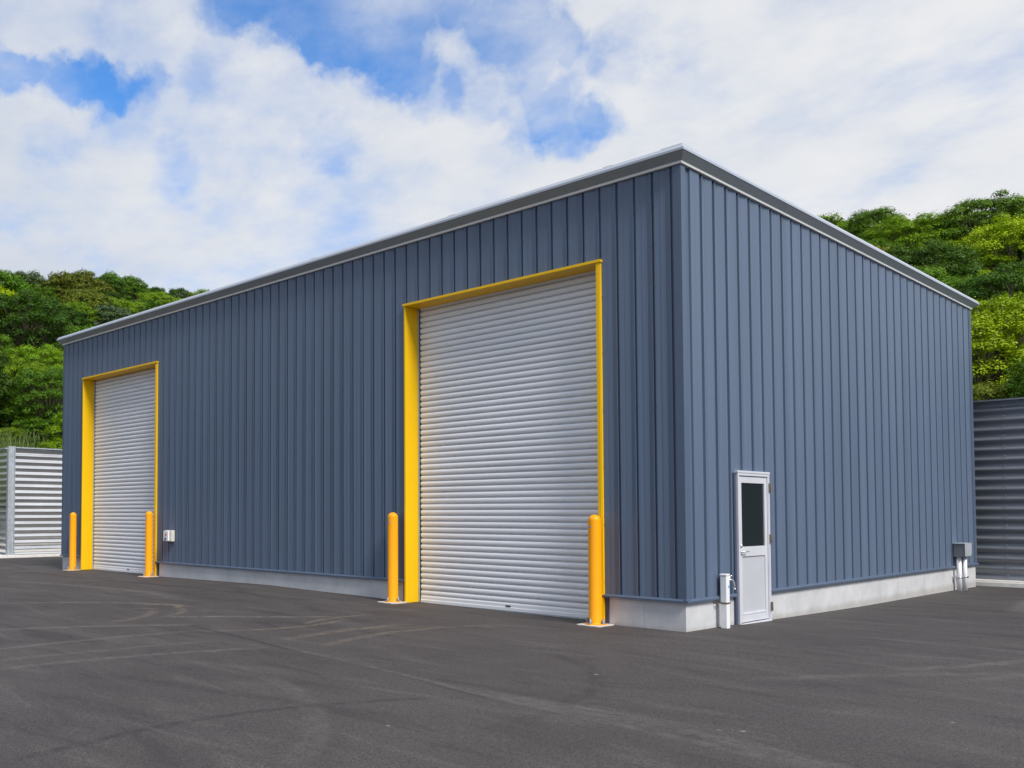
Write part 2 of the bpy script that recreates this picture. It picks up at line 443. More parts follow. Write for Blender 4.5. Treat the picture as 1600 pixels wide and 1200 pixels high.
# base flashing (drip sill)
mb = MB()
pf = [(0, -.012), (.034, -.012), (.034, .010), (.028, .016), (.004, .030), (-.02, .030), (-.02, -.004), (0, -.004)]
def sill_A(a, b_): mb.extrude([(p, q) for p, q in pf], (-a, 0, .372), (-b_, 0, .372), (0, -1, 0), (0, 0, 1))
def sill_B(a, b_): mb.extrude([(p, q) for p, q in pf], (0, a, .372), (0, b_, .372), (1, 0, 0), (0, 0, 1))
sill_A(-.0335, 1.155); sill_A(4.775, 12.385); sill_A(15.915, -L+.03)
sill_B(-.0335, 1.285); sill_B(2.325, W+.03)
mb.build('base_flashing', M['blue_trim'], wh)

# eaves: white strip, leaning charcoal fascia, bright capping, roof
FY, FX, FL, FB = .15, .115, .085, .20
def rect(out_y, out_x, out_l, out_b, z): return [(out_x, -out_y, z), (out_x, W+out_b, z), (L-out_l, W+out_b, z), (L-out_l, -out_y, z)]
def band(name, levels, mat):
    mb = MB(); rs = [rect(*l) for l in levels]
    for r0, r1 in zip(rs, rs[1:]):
        for j in range(4): mb.quad(r0[j], r0[(j+1) % 4], r1[(j+1) % 4], r1[j])
    return mb
e = .028
band('s', [(-.02, -.02, -.02, -.02, ZT+.004), (e, e, e, e, ZT+.004), (e+.004, e+.004, e+.004, e+.004, ZT+.036), (-.02, -.02, -.02, -.02, ZT+.036)], 0).build('eave_strip', M['white'], wh)
zf0, zf1, zc = ZT+.037, 5.885, 5.972
band('f', [(e-.02, e-.02, e-.02, e-.02, zf0), (e+.012, e+.012, e+.012, e+.012, zf0), (FY, FX, FL, FB, zf1), (0, 0, 0, 0, zf1+.002)], 0).build('eave_fascia', M['fascia'], wh)
mbc = band('c', [(FY-.02, FX-.02, FL-.02, FB-.02, zf1+.004), (FY+.006, FX+.006, FL+.006, FB+.006, zf1+.004), (FY+.006, FX+.006, FL+.006, FB+.006, zf1+.034), (FY-.035, FX-.03, FL-.03, FB-.035, zc), (-.25, -.25, -.25, -.25, zc+.006)], 0)
def lap(mbx, p0, p1):   # lapped joint of two cap lengths
    mbx.box(min(p0[0], p1[0]), max(p0[0], p1[0]), min(p0[1], p1[1]), max(p0[1], p1[1]), p0[2], p1[2])
for x in (-.95, -3.66, -6.91, -10.3, -13.7): lap(mbc, (x-.07, -FY+.036, zc+.001), (x+.07, .1, zc+.006))
for y in (.26, 3.09, 6.3, 9.6): lap(mbc, (-.1, y-.07, zc+.001), (FX-.032, y+.07, zc+.006))
lap(mbc, (-.2, -FY+.037, zc+.0012), (FX-.033, .18, zc+.008))
mbc.build('eave_capping', M['cap'], wh)
mb = MB(); mb.box(L+.2, -.2, .2, W-.2, zc+.002, zc+.03)
for i in range(28): mb.box(L+.3+i*.6, L+.34+i*.6, .25, W-.25, zc+.031, zc+.06)
mb.build('roof', M['roof'], wh)

# roller shutters
def roller(x0, x1, zlo, lx):
    """x0<x1 outer edges of the yellow frame"""
    fr = MB()
    ft = .028
    fr.box(x0, x0+.026, -ft, .33, zlo, ZD-.04)                    # left reveal
    fr.box(x0+.0005, x0+.032, -ft-.004, -ft, zlo, ZD-.042)
    fr.box(x1-.062, x1, -ft, .33, zlo, ZD-.04)                    # right reveal
    fr.box(x1-.066, x1-.016, -ft-.006, -ft, zlo, ZD-.042)
    fr.box(x0-.018, x1+.014, -ft-.014, .33, ZD-.036, ZD)          # head
    fr.box(x0-.02, x1+.016, -ft-.018, -ft-.0142, ZD-.032, ZD+.004)
    f = fr.build('shutter_frame', M['yellow'], wh, bevel=.002)
    cu = MB()
    xa, xb = x0+.07, x1-.07; yp = .30; pitch = .0917
    z = zlo+.13; prof = []
    while z < ZD-.02:
        for s_, d_ in ((0, .0), (.05, .010), (.16, .017), (.32, .021), (.50, .021), (.66, .017), (.77, .010), (.80, -.002), (.835, -.012), (.865, -.002), (.90, .008), (.93, -.002), (.965, -.012)):
            prof.append((yp-d_, z+s_*pitch))
        z += pitch
    for (ya, za), (yb, zb) in zip(prof, prof[1:]):
        cu.face([(xa, ya, za), (xb, ya, za), (xb, yb, zb), (xa, yb, zb)], smooth=False)
    c = cu.build('shutter_curtain', M['shutter'], wh)
    bb = MB()
    bpf = [(yp-.005, zlo+.012), (yp-.030, zlo+.012), (yp-.030, zlo+.055), (yp-.022, zlo+.062), (yp-.022, zlo+.105), (yp-.012, zlo+.128), (yp+.01, zlo+.128)]
    bb.rings([[(xa, y, z) for y, z in bpf], [(xb, y, z) for y, z in bpf]], smooth=False)
    bb.build('bottom_bar', M['shutter'], c)
    la = MB(); la.box(lx-.045, lx+.045, yp-.034, yp-.0305, zlo+.085-.02, zlo+.11-.02); la.build('latch', M['black'], c, bevel=.003)
    ru = MB(); ru.box(xa, xb, yp-.026, yp+.01, zlo-.06, zlo+.0115); ru.build('rubber_seal', M['galv'], c)
    for xx, sg in ((x0+.026, 1), (x1-.062, -1)):
        g = MB()
        a, b_ = sorted((xx, xx+sg*.022)); g.box(a, b_, .262, .275, zlo-.03, ZD-.037)
        a, b_ = sorted((xx, xx+sg*.008)); g.box(a, b_, .2745, .329, zlo-.03, ZD-.0375)
        g.build('guide_rail', M['galv'], wh)
    dk = MB(); dk.box(x0+.027, x1-.063, .335, .36, zlo-.1, ZD); dk.build('dark_interior', M['backing'], wh)
    # dark blue strip between the frame and the foundation, below the flashing
    for xa_, xb_ in ((x1+.002, x1+.052), (x0-.052, x0-.002)):
        st = MB(); st.box(xa_, xb_, -.004, .1, -.1, .358); st.build('jamb_trim', M['navy'], wh)
roller(-4.755, -1.135, .012, -2.93)
roller(-15.905, -12.36, .050, -14.1)

# entrance door on the end wall
d0, d1, dz0, dz1 = 1.352, 2.305, -.012, 1.985
mb = MB()
mb.box(-.05, .030, d0, d0+.035, dz0, dz1); mb.box(-.05, .030, d1-.035, d1, dz0-.02, dz1)
mb.box(-.05, .034, d0-.012, d1+.012, dz1+.0005, dz1+.03); mb.box(-.05, .028, d0+.036, d1-.036, dz1-.035, dz1)
mb.box(-.05, .050, d0+.036, d1-.036, dz0-.06, dz0+.006)
mb.box(-.05, .022, d0+.036, d0+.05, dz0+.01, dz1-.036); mb.box(-.05, .022, d1-.05, d1-.036, dz0+.01, dz1-.036)
df = mb.build('door_frame', M['alu'], wh, bevel=.003)
mb = MB(); a, b_ = d0+.056, d1-.056
GZ0, GZ1 = 1.005, 1.855
mb.box(-.03, .012, a, a+.075, dz0+.02, dz1-.042); mb.box(-.03, .012, b_-.075, b_, dz0+.02, dz1-.042)
mb.box(-.03, .0115, a+.0755, b_-.0755, GZ1, dz1-.042); mb.box(-.03, .0115, a+.0755, b_-.0755, .875, GZ0); mb.box(-.03, .0115, a+.0755, b_-.0755, dz0+.02, .105)
mb.box(-.026, .016, a+.0755, b_-.0755, .1055, .122)
leaf = mb.build('entrance_door', M['alu'], wh, bevel=.002)
mb = MB(); mb.box(-.02, -.004, a+.07, b_-.07, .1, .88); mb.build('door_panel', M['alu_panel'], leaf)
mb = MB(); mb.box(-.016, -.006, a+.07, b_-.07, GZ0-.004, GZ1+.004); mb.build('glass_pane', M['glass'], leaf)
for z in (1.80, 1.10, .17):
    mb = MB(); mb.box(.0345, .046, d1-.035, d1+.004, z-.062, z+.062); mb.lathe((.05, d1-.012, z-.06), [(.009, 0), (.009, .12)], 10)
    mb.build('hinge', M['bronze'], wh, bevel=.002)
mb = MB(); mb.tube([(.012, a+.035, .94), (.05, a+.035, .94)], .014); mb.tube([(.05, a+.03, .94), (.056, a+.07, .942), (.056, a+.17, .944)], [.011, .010, .008]); mb.build('door_handle', M['chrome'], leaf)
mb = MB(); mb.tube([(.012, a+.035, 1.02), (.028, a+.035, 1.02)], .022, 14); mb.tube([(.028, a+.035, 1.02), (.034, a+.035, 1.02)], .012, 12); mb.build('door_lock', M['chrome'], leaf)
mb = MB(); mb.box(-.05, .004, 1.287, 1.3395, -.1, 1.984); mb.build('door_trim', M['navy'], wh)
mb = MB(); mb.box(-.05, .004, 2.3175, 2.332, .36, 1.985); mb.build('door_trim', M['blue_trim'], wh)
mb = MB(); mb.box(-.09, -.052, 1.30, 2.33, -.2, 2.02); mb.build('door_backing', M['backing'], wh)

# ------------------------------------------------------------------ bollards
def bollard(x, y, label):
    z = gz(x, y)
    t = thing('bollard', (x, y, z), label, 'bollard', 'bollards guarding the roller doors')
    r, h = .083, 1.425
    prof = [(r+.010, .018), (r+.004, .024), (r, .032), (r, h-.075)] + [(r*math.cos(a_), h-.075+.075*math.sin(a_)) for a_ in [R(k) for k in range(10, 90, 10)]] + [(.006, h)]
    mb = MB(); mb.lathe((x, y, z), prof, 36); mb.build('post', M['orange'], t)
    q = .122; ca = .03; c45 = math.sqrt(.5)
    mb = MB()
    pts = [(x+sx*(q-(ca if k else 0)), y+sy*(q-(0 if k else ca))) for sx, sy, ks in ((1, 1, (0, 1)), (-1, 1, (1, 0)), (-1, -1, (0, 1)), (1, -1, (1, 0))) for k in ks]
    pts = [(x+((px-x)-(py-y))*c45, y+((px-x)+(py-y))*c45) for px, py in pts]
    mb.rings([[(px, py, z+.010) for px, py in pts], [(px, py, z+.021) for px, py in pts]], smooth=False); mb.build('base_plate', M['orange'], t)
    for sx in (-1, 1):
        for sy in (-1, 1):
            bx, by = (x+sx*.118, y) if sx == sy else (x, y+sx*.118)
            mb = MB(); mb.lathe((bx, by, z+.021), [(.024, 0), (.024, .006), (.019, .0065), (.019, .036), (.017, .038), (.016, .062), (.012, .064)], 8)
            mb.build('bolt', M['bolt'], t)
    pts = []
    s_ = .185
    for i in range(28):
        a_ = 2*math.pi*i/28; k = 1/max(abs(math.cos(a_)), abs(math.sin(a_))); k = min(k, 1.3)
        k *= 1+.03*math.sin(3*a_+x)+.02*math.sin(7*a_)
        pts.append((x+s_*k*math.cos(a_), y-.01+s_*k*math.sin(a_)))
    mb = MB(); mb.rings([[(px, py, z-.05) for px, py in pts], [(px, py, z+.007) for px, py in pts], [(x+(px-x)*.96, y+(py-y)*.96, z+.0098) for px, py in pts]], smooth=False); mb.build('concrete_pad', M['pad'], t)
    # small silver sticker wrapped round the post
    mb = MB(); zz = z+h-.172; a0 = math.atan2(-10.69-y, 5.656-x)-R(62)
    arc = [a0+R(34)*k/6 for k in range(7)]
    for p, q_ in zip(arc, arc[1:]):
        mb.quad(*[(x+(r+.0012)*math.cos(w_), y+(r+.0012)*math.sin(w_), zz+dz) for w_, dz in ((p, 0), (q_, 0), (q_, .020), (p, .020))])
    mb.build('sticker', M['label'], t)
    mb = MB()
    for k in range(5):
        for (c0, c1) in ((k+.25, k+.75),):
            p, q_ = a0+R(34)*(c0+.5)/6, a0+R(34)*(c1+.5)/6
            mb.quad(*[(x+(r+.0022)*math.cos(w_), y+(r+.0022)*math.sin(w_), zz+dz) for w_, dz in ((p, .006), (q_, .006), (q_, .014), (p, .014))])
    mb.build('sticker_print', M['black'], t)
bollard(-1.170, -.17, 'amber bollard in front of the right jamb of the large near roller door')
bollard(-4.874, -.17, 'amber bollard beside the left jamb of the large near roller door')
bollard(-12.398, -.17, 'amber bollard in front of the right jamb of the far roller door')
bollard(-16.05, -.17, 'amber bollard at the far left corner of the warehouse beside the far roller door')

# ------------------------------------------------------------------ shutter control box on the long wall
t = thing('control_box', (-11.72, 0, .84), 'small ivory shutter control box with orange button on the blue wall', 'control box')
mb = MB(); mb.box(-11.88, -11.62, -.085, -.0005, .842, 1.082); mb.build('housing', M['ivory'], t, bevel=.012)
mb = MB(); mb.box(-11.885, -11.70, -.125, -.086, .856, 1.070); cv = mb.build('front_cover', M['pvc'], t, bevel=.006)
mb = MB(); mb.box(-11.80, -11.755, -.131, -.1255, .965, 1.018); mb.build('button', M['red'], t, bevel=.003)
mb = MB(); mb.tube([(-11.80, -.1255, .90), (-11.80, -.133, .90)], .030, 20); lk = mb.build('key_switch', M['black'], t)
mb = MB(); mb.tube([(-11.80, -.1332, .90), (-11.80, -.137, .90)], .016, 16); mb.build('key_core', M['chrome'], lk)
mb = MB(); mb.box(-11.79, -11.73, -.07, -.03, .826, .8415); mb.build('cable_gland', M['black'], t)

# ------------------------------------------------------------------ water tap post by the entrance door
x0, y0 = .02, .775; z = gz(.06, .8)
t = thing('tap_post', (.075, .83, z), 'white square water standpipe with chrome tap beside the entrance door', 'standpipe')
x0, x1, y0, y1, zt = .045, .130, .775, .862, .655
mb = MB(); mb.box(x0, x1, y0, y1, z-.05, zt); mb.build('post', M['pvc'], t, bevel=.008)
mb = MB(); mb.box(x0-.006, x1+.006, y0-.006, y1+.006, zt+.0005, zt+.028); mb.build('post_cap', M['pvc'], t, bevel=.010)
cx, cyy, cz = (x0+x1)/2+.01, y1, zt-.055
mb = MB()
mb.tube([(cx, cyy, cz), (cx, cyy+.05, cz)], .016, 14); mb.lathe((cx, cyy+.006, cz), [(.001, -.001), (.001, .001)], 8)
mb.tube([(cx, cyy+.0005, cz), (cx, cyy+.007, cz)], .026, 18)
mb.tube([(cx, cyy+.05, cz), (cx+.006, cyy+.085, cz+.004), (cx+.016, cyy+.125, cz-.012), (cx+.024, cyy+.145, cz-.055), (cx+.026, cyy+.148, cz-.11)], [.016, .014, .012, .011, .011], 12)
mb.tube([(cx+.026, cyy+.148, cz-.11), (cx+.026, cyy+.148, cz-.13)], .014, 12)
mb.tube([(cx, cyy+.06, cz), (cx, cyy+.06, cz+.045)], .012, 12)
tp = mb.build('tap', M['chrome'], t)
mb = MB(); mb.tube([(cx, cyy+.02, cz+.052), (cx, cyy+.10, cz+.052)], .008, 10); mb.tube([(cx-.035, cyy+.06, cz+.052), (cx+.035, cyy+.06, cz+.052)], .008, 10); mb.build('tap_handle', M['chrome'], tp)
mb = MB(); mb.tube([(x1+.0005, y0+.058, zt-.135), (x1+.002, y0+.058, zt-.135)], .017, 18); mb.build('sticker', M['cyan'], t)
mb = MB()
st = [(-.021, y0-.055), (x0-.004, y0-.055), (x0-.004, y0-.004), (x1+.004, y0-.004), (x1+.004, y1+.004), (-.021, y1+.004), (-.021, y1+.0008), (x1+.0008, y1+.0008), (x1+.0008, y0-.0008), (x0-.0075, y0-.0008), (x0-.0075, y0-.0515), (-.021, y0-.0515)]
mb.rings([[(p, q, .305) for p, q in st], [(p, q, .325) for p, q in st]], smooth=False)
mb.build('strap', M['bronze'], t)

# ------------------------------------------------------------------ pull box with two conduits at the far end
t = thing('junction_box', (.09, 10.95, -.1), 'grey steel junction box on two white conduits at the far wall end', 'junction box')
mb = MB(); mb.box(.004, .205, 10.72, 11.15, .575, .835); bx = mb.build('housing', M['box'], t, bevel=.004)
mb = MB(); mb.box(-.001, .211, 10.70, 11.17, .8355, .848); mb.box(.2055, .211, 10.71, 11.16, .59, .835); mb.build('cover', M['galv'], t, bevel=.002)
mb = MB(); mb.box(.2115, .218, 11.10, 11.14, .60, .63); mb.build('catch', M['chrome'], t)
for xx, yy in ((.075, 10.80), (.105, 11.05)):
    zz = gz(.1, yy)
    mb = MB(); mb.tube([(xx, yy, zz-.05), (xx, yy, .5745)], .046, 20); cd = mb.build('conduit', M['pvc'], t)
    mb = MB(); mb.tube([(xx, yy, .155), (xx, yy, .178)], .052, 20); mb.box(-.022, xx, yy-.10, yy-.085, .152, .181); mb.box(.02, xx, yy-.0845, yy-.04, .1525, .1805); mb.box(xx+.048, xx+.07, yy-.014, yy+.014, .150, .183)
    mb.build('clamp', M['steel'], cd)

# ------------------------------------------------------------------ corrugated fences
def wave(z0, z1, pitch, amp, ph=0.0, n=14):
    """corrugation profile: (offset, z)"""
    N = int(round((z1-z0)/pitch*n))
    zs_ = [z0+(z1-z0)*k/N for k in range(N+1)]
    return [(amp*math.sin(2*math.pi*(z-z0)/pitch+ph), z) for z in zs_]
def corr_sheet(mb, p0, p1, nrm, prof):
    """a folded 4 mm sheet, one closed surface"""
    p0, p1, nrm = Vector((*p0, 0)), Vector((*p1, 0)), Vector((*nrm, 0))
    loop = [nrm*a+Vector((0, 0, z)) for a, z in prof]+[nrm*(a-.004)+Vector((0, 0, z)) for a, z in reversed(prof)]
    mb.rings([[p0+q for q in loop], [p1+q for q in loop]], smooth=True, cap0=False, cap1=False)
def sheet_obj(name, mat, parent, p0, p1, nrm, z0, z1, pitch, amp, ph=0.0):
    mb = MB(); corr_sheet(mb, p0, p1, nrm, wave(z0, z1, pitch, amp, ph)); return mb.build(name, mat, parent)
def hpost(parent, x, y, z0, z1, wx, wy):
    mb = MB()
    mb.box(x-wx, x+wx, y-wy, y-wy+.012, z0, z1); mb.box(x-wx, x+wx, y+wy-.012, y+wy, z0, z1); mb.box(x-.005, x+.005, y-wy+.0125, y+wy-.0125, z0, z1)
    mb.box(x-wx-.02, x+wx+.02, y-wy-.02, y+wy+.02, z0-.02, z0+.012)
    return mb.build('fence_post', M['galv'], parent)
XL = -24.2
t = thing('corrugated_fence', (XL, 7, 0), 'bright galvanised corrugated fence on white kerb left of the warehouse', 'fence')
sheet_obj('corrugated_sheet', M['corr'], t, (XL, 1.72), (XL, 13.2), (1, 0), .10, 3.56, .203, .027, 2.6)
mb = MB(); mb.box(XL-.08, XL+.08, 1.72, 13.2, 3.561, 3.60); mb.build('top_rail', M['galv'], t)
for y in (1.60, 5.6, 9.6):
    if y < 2: hpost(t, XL+.02, y, .09, 3.62, .07, .115)
    else: hpost(t, XL-.13, y, .09, 3.5, .07, .09)
mb = MB(); mb.box(XL-.25, XL+.16, 3.32, 13.1, -.2, .088); mb.build('kerb', M['kerb'], t, bevel=.012)
mb = MB(); mb.box(XL-.25, XL+.155, .9, 3.312, -.2, .084); mb.build('kerb', M['kerb'], t, bevel=.012)
t = thing('corrugated_fence', (XL-.4, .5, 0), 'shaded return of galvanised corrugated fence left of the steel post', 'fence')
sheet_obj('corrugated_sheet', M['corr'], t, (XL-.04, 1.50), (XL-9, 1.50), (0, -1), .10, 3.53, .203, .027, 2.6)
mb = MB(); mb.box(XL-9, XL-.055, 1.44, 1.56, 3.531, 3.57); mb.build('top_rail', M['galv'], t)
mb = MB(); mb.box(XL-9, XL-.251, 1.2, 1.7, -.2, .086); mb.build('kerb', M['kerb'], t, bevel=.012)
YB = 12.95
t = thing('corrugated_fence', (0, YB, 0), 'shade-darkened corrugated fence on white kerb behind the right end of the warehouse', 'fence')
sheet_obj('corrugated_sheet', M['corr_shade'], t, (XL+.1, YB), (16, YB), (0, -1), .03, 3.84, .212, .030, 1.2)
mb = MB(); mb.box(XL+.1, 16, YB-.08, YB+.08, 3.841, 3.875); mb.build('top_rail', M['corr_shade'], t)
mb = MB(); mb.box(XL+.2, 16, YB-.20, YB+.3, -.4, -.02); mb.box(XL+.2, 16, YB-.16, YB+.3, -.0195, .022); mb.build('kerb', M['kerb'], t, bevel=.01)
for k in range(18):
    mb = MB(); mb.tube([(.42, YB-.040, .125+k*.212), (.42, YB-.020, .125+k*.212)], .013, 8); mb.build('sheet_screw', M['steel'], t)
for x in (4.0, 8.0, 12.0): hpost(t, x, YB+.16, .02, 3.7, .09, .07)

# ------------------------------------------------------------------ hills
def vnoise(x, y):
    return math.sin(x*.21+1.3)*math.cos(y*.17+.4)*.6+math.sin(x*.47+y*.39)*.35+math.sin(x*.9-y*.7+2)*.18
def hill(x, y):
    dl, db = -25.3-x, y-13.5; h = -1.0
    if dl > 0:
        sl = min(.52, max(.38, .458+.0027*(y-12)))
        h = max(h, 1.5+(sl*dl if dl < 29 else sl*29+.05*(dl-29)))
    if db > 0:
        g = .38+.62*math.exp(-((x+16)/24)**2)
        h = max(h, 1.5+(.490*min(db, 26)+.04*max(0, db-26))*g)
    if h > 0: h += vnoise(x, y)*min(1, max(dl, db)/8)*.8
    return h
gx = np.arange(-130, 75, 1.5); gy = np.arange(-70, 130, 1.5)
m = MB(); idx = {}
def hv(i, j):
    if (i, j) not in idx: idx[(i, j)] = len(m.v); x, y = gx[i], gy[j]; m.v.append((x, y, hill(x, y)))
    return idx[(i, j)]
for i in range(len(gx)-1):
    for j in range(len(gy)-1):
        if all(hill(gx[a], gy[b_]) > 0 for a in (i, i+1) for b_ in (j, j+1)):
            m.smooth.add(len(m.f)); m.f.append((hv(i, j), hv(i+1, j), hv(i+1, j+1), hv(i, j+1)))
tag(m.build('hillside', M['soil']), 'steep wooded hillside rising behind the yard fences', 'hillside', kind='structure')

# ------------------------------------------------------------------ trees
def leaf_cloud(centers, norms, size, name):
    """one elongated folded leaf clump quad per centre"""
    n = len(centers)
    t1 = np.cross(norms, rng.normal(size=(n, 3))); t1 /= np.linalg.norm(t1, axis=1)[:, None]
    t2 = np.cross(norms, t1)
    s1 = (size*rng.uniform(.6, 1.3, n))[:, None]; s2 = s1*rng.uniform(.45, .8, n)[:, None]
    V = np.stack([centers-t1*s1, centers-t2*s2*.9+norms*s1*.12, centers+t1*s1, centers+t2*s2*.9+norms*s1*.12], 1).reshape(-1, 3)
    me = bpy.data.meshes.new(name)
    me.vertices.add(4*n); me.vertices.foreach_set('co', V.astype(np.float32).ravel())
    me.loops.add(4*n); me.loops.foreach_set('vertex_index', np.arange(4*n, dtype=np.int32))
    me.polygons.add(n); me.polygons.foreach_set('loop_start', np.arange(0, 4*n, 4, dtype=np.int32))
    me.update(calc_edges=True); me.validate(); me.materials.append(M['leaf']); return me

def make_tree(seed, H, RAD, npads, nleaf, size, flat, open_=0.0):
    """returns (trunk mesh, crown mesh) around the origin; pads of foliage held by limbs"""
    global rng
    rng = np.random.default_rng(seed)
    pads = []
    tries = 0
    while len(pads) < npads and tries < 4000:
        tries += 1
        u = rng.uniform(0, 1); th = rng.uniform(0, 2*math.pi)
        el = math.asin(rng.uniform(-.75, 1))
        rr = rng.uniform(.72, 1.0)
        p = np.array([math.cos(el)*math.cos(th)*RAD*rr, math.cos(el)*math.sin(th)*RAD*rr, H*.54+math.sin(el)*H*.42*rr])
        pr = RAD*rng.uniform(.15, .29)
        if any(np.linalg.norm((p-q[0])*np.array([1, 1, 1.3])) < .62*(pr+q[1]) for q in pads): continue
        pads.append((p, pr))
    C, N = [], []
    tot = sum(q[1]**2 for q in pads)
    for p, pr in pads:
        k = int(nleaf*pr*pr/tot)
        d = rng.normal(size=(k, 3)); d[:, 2] = np.abs(d[:, 2])*1.0-.35; d /= np.linalg.norm(d, axis=1)[:, None]
        rad = rng.uniform(.62, 1.08, k)**.7
        # ragged edge: lobes
        lob = 1+.22*np.sin(np.arctan2(d[:, 1], d[:, 0])*rng.integers(3, 6)+rng.uniform(0, 6))
        c = p+d*(rad*lob)[:, None]*np.array([pr, pr, pr*flat])
        c += rng.normal(size=(k, 3))*.05*pr
        nn = d*np.array([.7, .7, 1.0])+np.array([0, 0, .55])+rng.normal(size=(k, 3))*.28
        nn /= np.linalg.norm(nn, axis=1)[:, None]
        C.append(c); N.append(nn)
        # stray twigs poking out
        ks = max(4, k//45); dd = rng.normal(size=(ks, 3)); dd[:, 2] = np.abs(dd[:, 2]); dd /= np.linalg.norm(dd, axis=1)[:, None]
        C.append(p+dd*pr*rng.uniform(1.0, 1.35, ks)[:, None]*np.array([1, 1, flat*1.2])); N.append(rng.normal(size=(ks, 3)))
    C = np.concatenate(C); N = np.concatenate(N); N /= np.linalg.norm(N, axis=1)[:, None]
    crown = leaf_cloud(C, N, size, 'crown')
    mb = MB()
    fork = Vector((rng.normal()*.1, rng.normal()*.1, H*.30))
    mb.tube([(0, 0, -.6), (fork.x*.4, fork.y*.4, H*.14), fork], [.045*H*.6, .035*H*.6, .028*H*.6], 8)
    for p, pr in pads:
        q = Vector(p); mid = fork.lerp(q, .5)+Vector((rng.normal()*.12, rng.normal()*.12, -.12*H*.2))
        mb.tube([fork, mid, q], [.015*H*.6, .010*H*.6, .003*H], 5)
        for _ in range(2):
            e_ = q+Vector(rng.normal(size=3)*pr*.5); e_.z = q.z+abs(rng.normal())*pr*flat*.6
            mb.tube([mid.lerp(q, .6), e_], [.006*H*.6, .0015*H], 4)
    me = bpy.data.meshes.new('trunk'); me.from_pydata([tuple(q) for q in mb.v], [], mb.f); me.update(); me.materials.append(M['bark'])
    return me, crown

TV = [make_tree(s, 4.4, rad, npd, nl, sz, fl) for s, rad, npd, nl, sz, fl in
      ((1, 1.9, 72, 24000, .064, .7), (2, 2.1, 80, 26000, .064, .65), (3, 1.75, 64, 22000, .064, .8), (4, 2.2, 86, 27000, .062, .62), (5, 1.85, 70, 24000, .064, .75))]
TN = [make_tree(s, 4.4, rad, npd, nl, sz, fl) for s, rad, npd, nl, sz, fl in
      ((11, 2.0, 84, 40000, .047, .62), (12, 2.2, 96, 44000, .047, .6), (13, 1.85, 78, 38000, .047, .75))]

cam_loc = Vector((5.656, -10.69312, 1.4625))
YAW, PITCH, ROLL, FPX, CX, CY = .82934, .03868, -.00039, 1458.205, 550.0, 744.265
cf = Vector((-math.sin(YAW)*math.cos(PITCH), math.cos(YAW)*math.cos(PITCH), math.sin(PITCH)))
cr = Vector((math.cos(YAW), math.sin(YAW), 0)); cu_ = cr.cross(cf)
cr, cu_ = cr*math.cos(ROLL)+cu_*math.sin(ROLL), -cr*math.sin(ROLL)+cu_*math.cos(ROLL)
def proj(x, y, z):
    d = Vector((x, y, z))-cam_loc; w = d.dot(cf)
    if w < 1: return (-9999, -9999, w)
    return (CX+FPX*d.dot(cr)/w, CY-FPX*d.dot(cu_)/w, w)

COL = {'dark green': (.055, .125, .008), 'mid green': (.110, .220, .010), 'yellow-green': (.330, .440, .005), 'olive': (.165, .200, .018), 'grey-green': (.095, .150, .055), 'fresh green': (.190, .310, .008)}
ntree = 0
def tree(x, y, H, cname, var, label, group=None, zoff=0.0, wid=1.0):
    tm, cm = var
    z = hill(x, y)+zoff
    o = bpy.data.objects.new('broadleaf_tree', None); col.objects.link(o)
    o.location = (x, y, z-.2); s_ = H/4.4; o.scale = (s_*wid, s_*wid, s_); o.rotation_euler = (random.uniform(-.1, .1), random.uniform(-.1, .1), random.uniform(0, 6.28))
    a = bpy.data.objects.new('trunk', tm); col.objects.link(a); a.parent = o
    b_ = bpy.data.objects.new('crown', cm); col.objects.link(b_); b_.parent = o
    c = COL[cname]; j = [random.uniform(.82, 1.2) for _ in range(3)]; k = random.uniform(.85, 1.15)
    b_.color = (c[0]*k*(.7+.3*j[0]), c[1]*k*(.85+.15*j[1]), c[2]*k*j[2], 1)
    tag(o, label, 'tree', group); return o

placed = []
# trees worth singling out
specials = [
    # px, depth, height, colour, near variant, label
    (1562, 27.5, 3.3, 'yellow-green', 1, 'broad yellow-green tree right above the dark fence behind the warehouse'),
    (1592, 35.5, 3.8, 'yellow-green', 0, 'large sunlit yellow-green tree half way up the right hill at the picture edge'),
    (1368, 52, 3.4, 'dark green', 2, 'dark round tree on the left shoulder of the right hilltop above the roof edge'),
    (45, 65, 3.6, 'olive', 2, 'rounded olive-brown tree standing out on the left ridge line'),
    (40, 41.0, 3.4, 'fresh green', 0, 'bright fresh green tree just behind the left fence'),
    (40, 47.5, 4.6, 'dark green', 1, 'big dark green tree half way up the left hill beside the warehouse corner'),
    (170, 55, 3.2, 'grey-green', 2, 'dull grey-green tree over the roof edge on the left hill'),
]
def at_px(px, depth):
    # ground position on the ray through picture column px at given depth
    d = cf*1.0+cr*((px-CX)/FPX); d.z = 0
    p = cam_loc+d*depth
    return p.x, p.y
for px, dep, H, cn, v_, lab in specials:
    x, y = at_px(px, dep); tree(x, y, H, cn, (TN if dep < 50 else TV)[v_], lab); placed.append((x, y, H*.42))
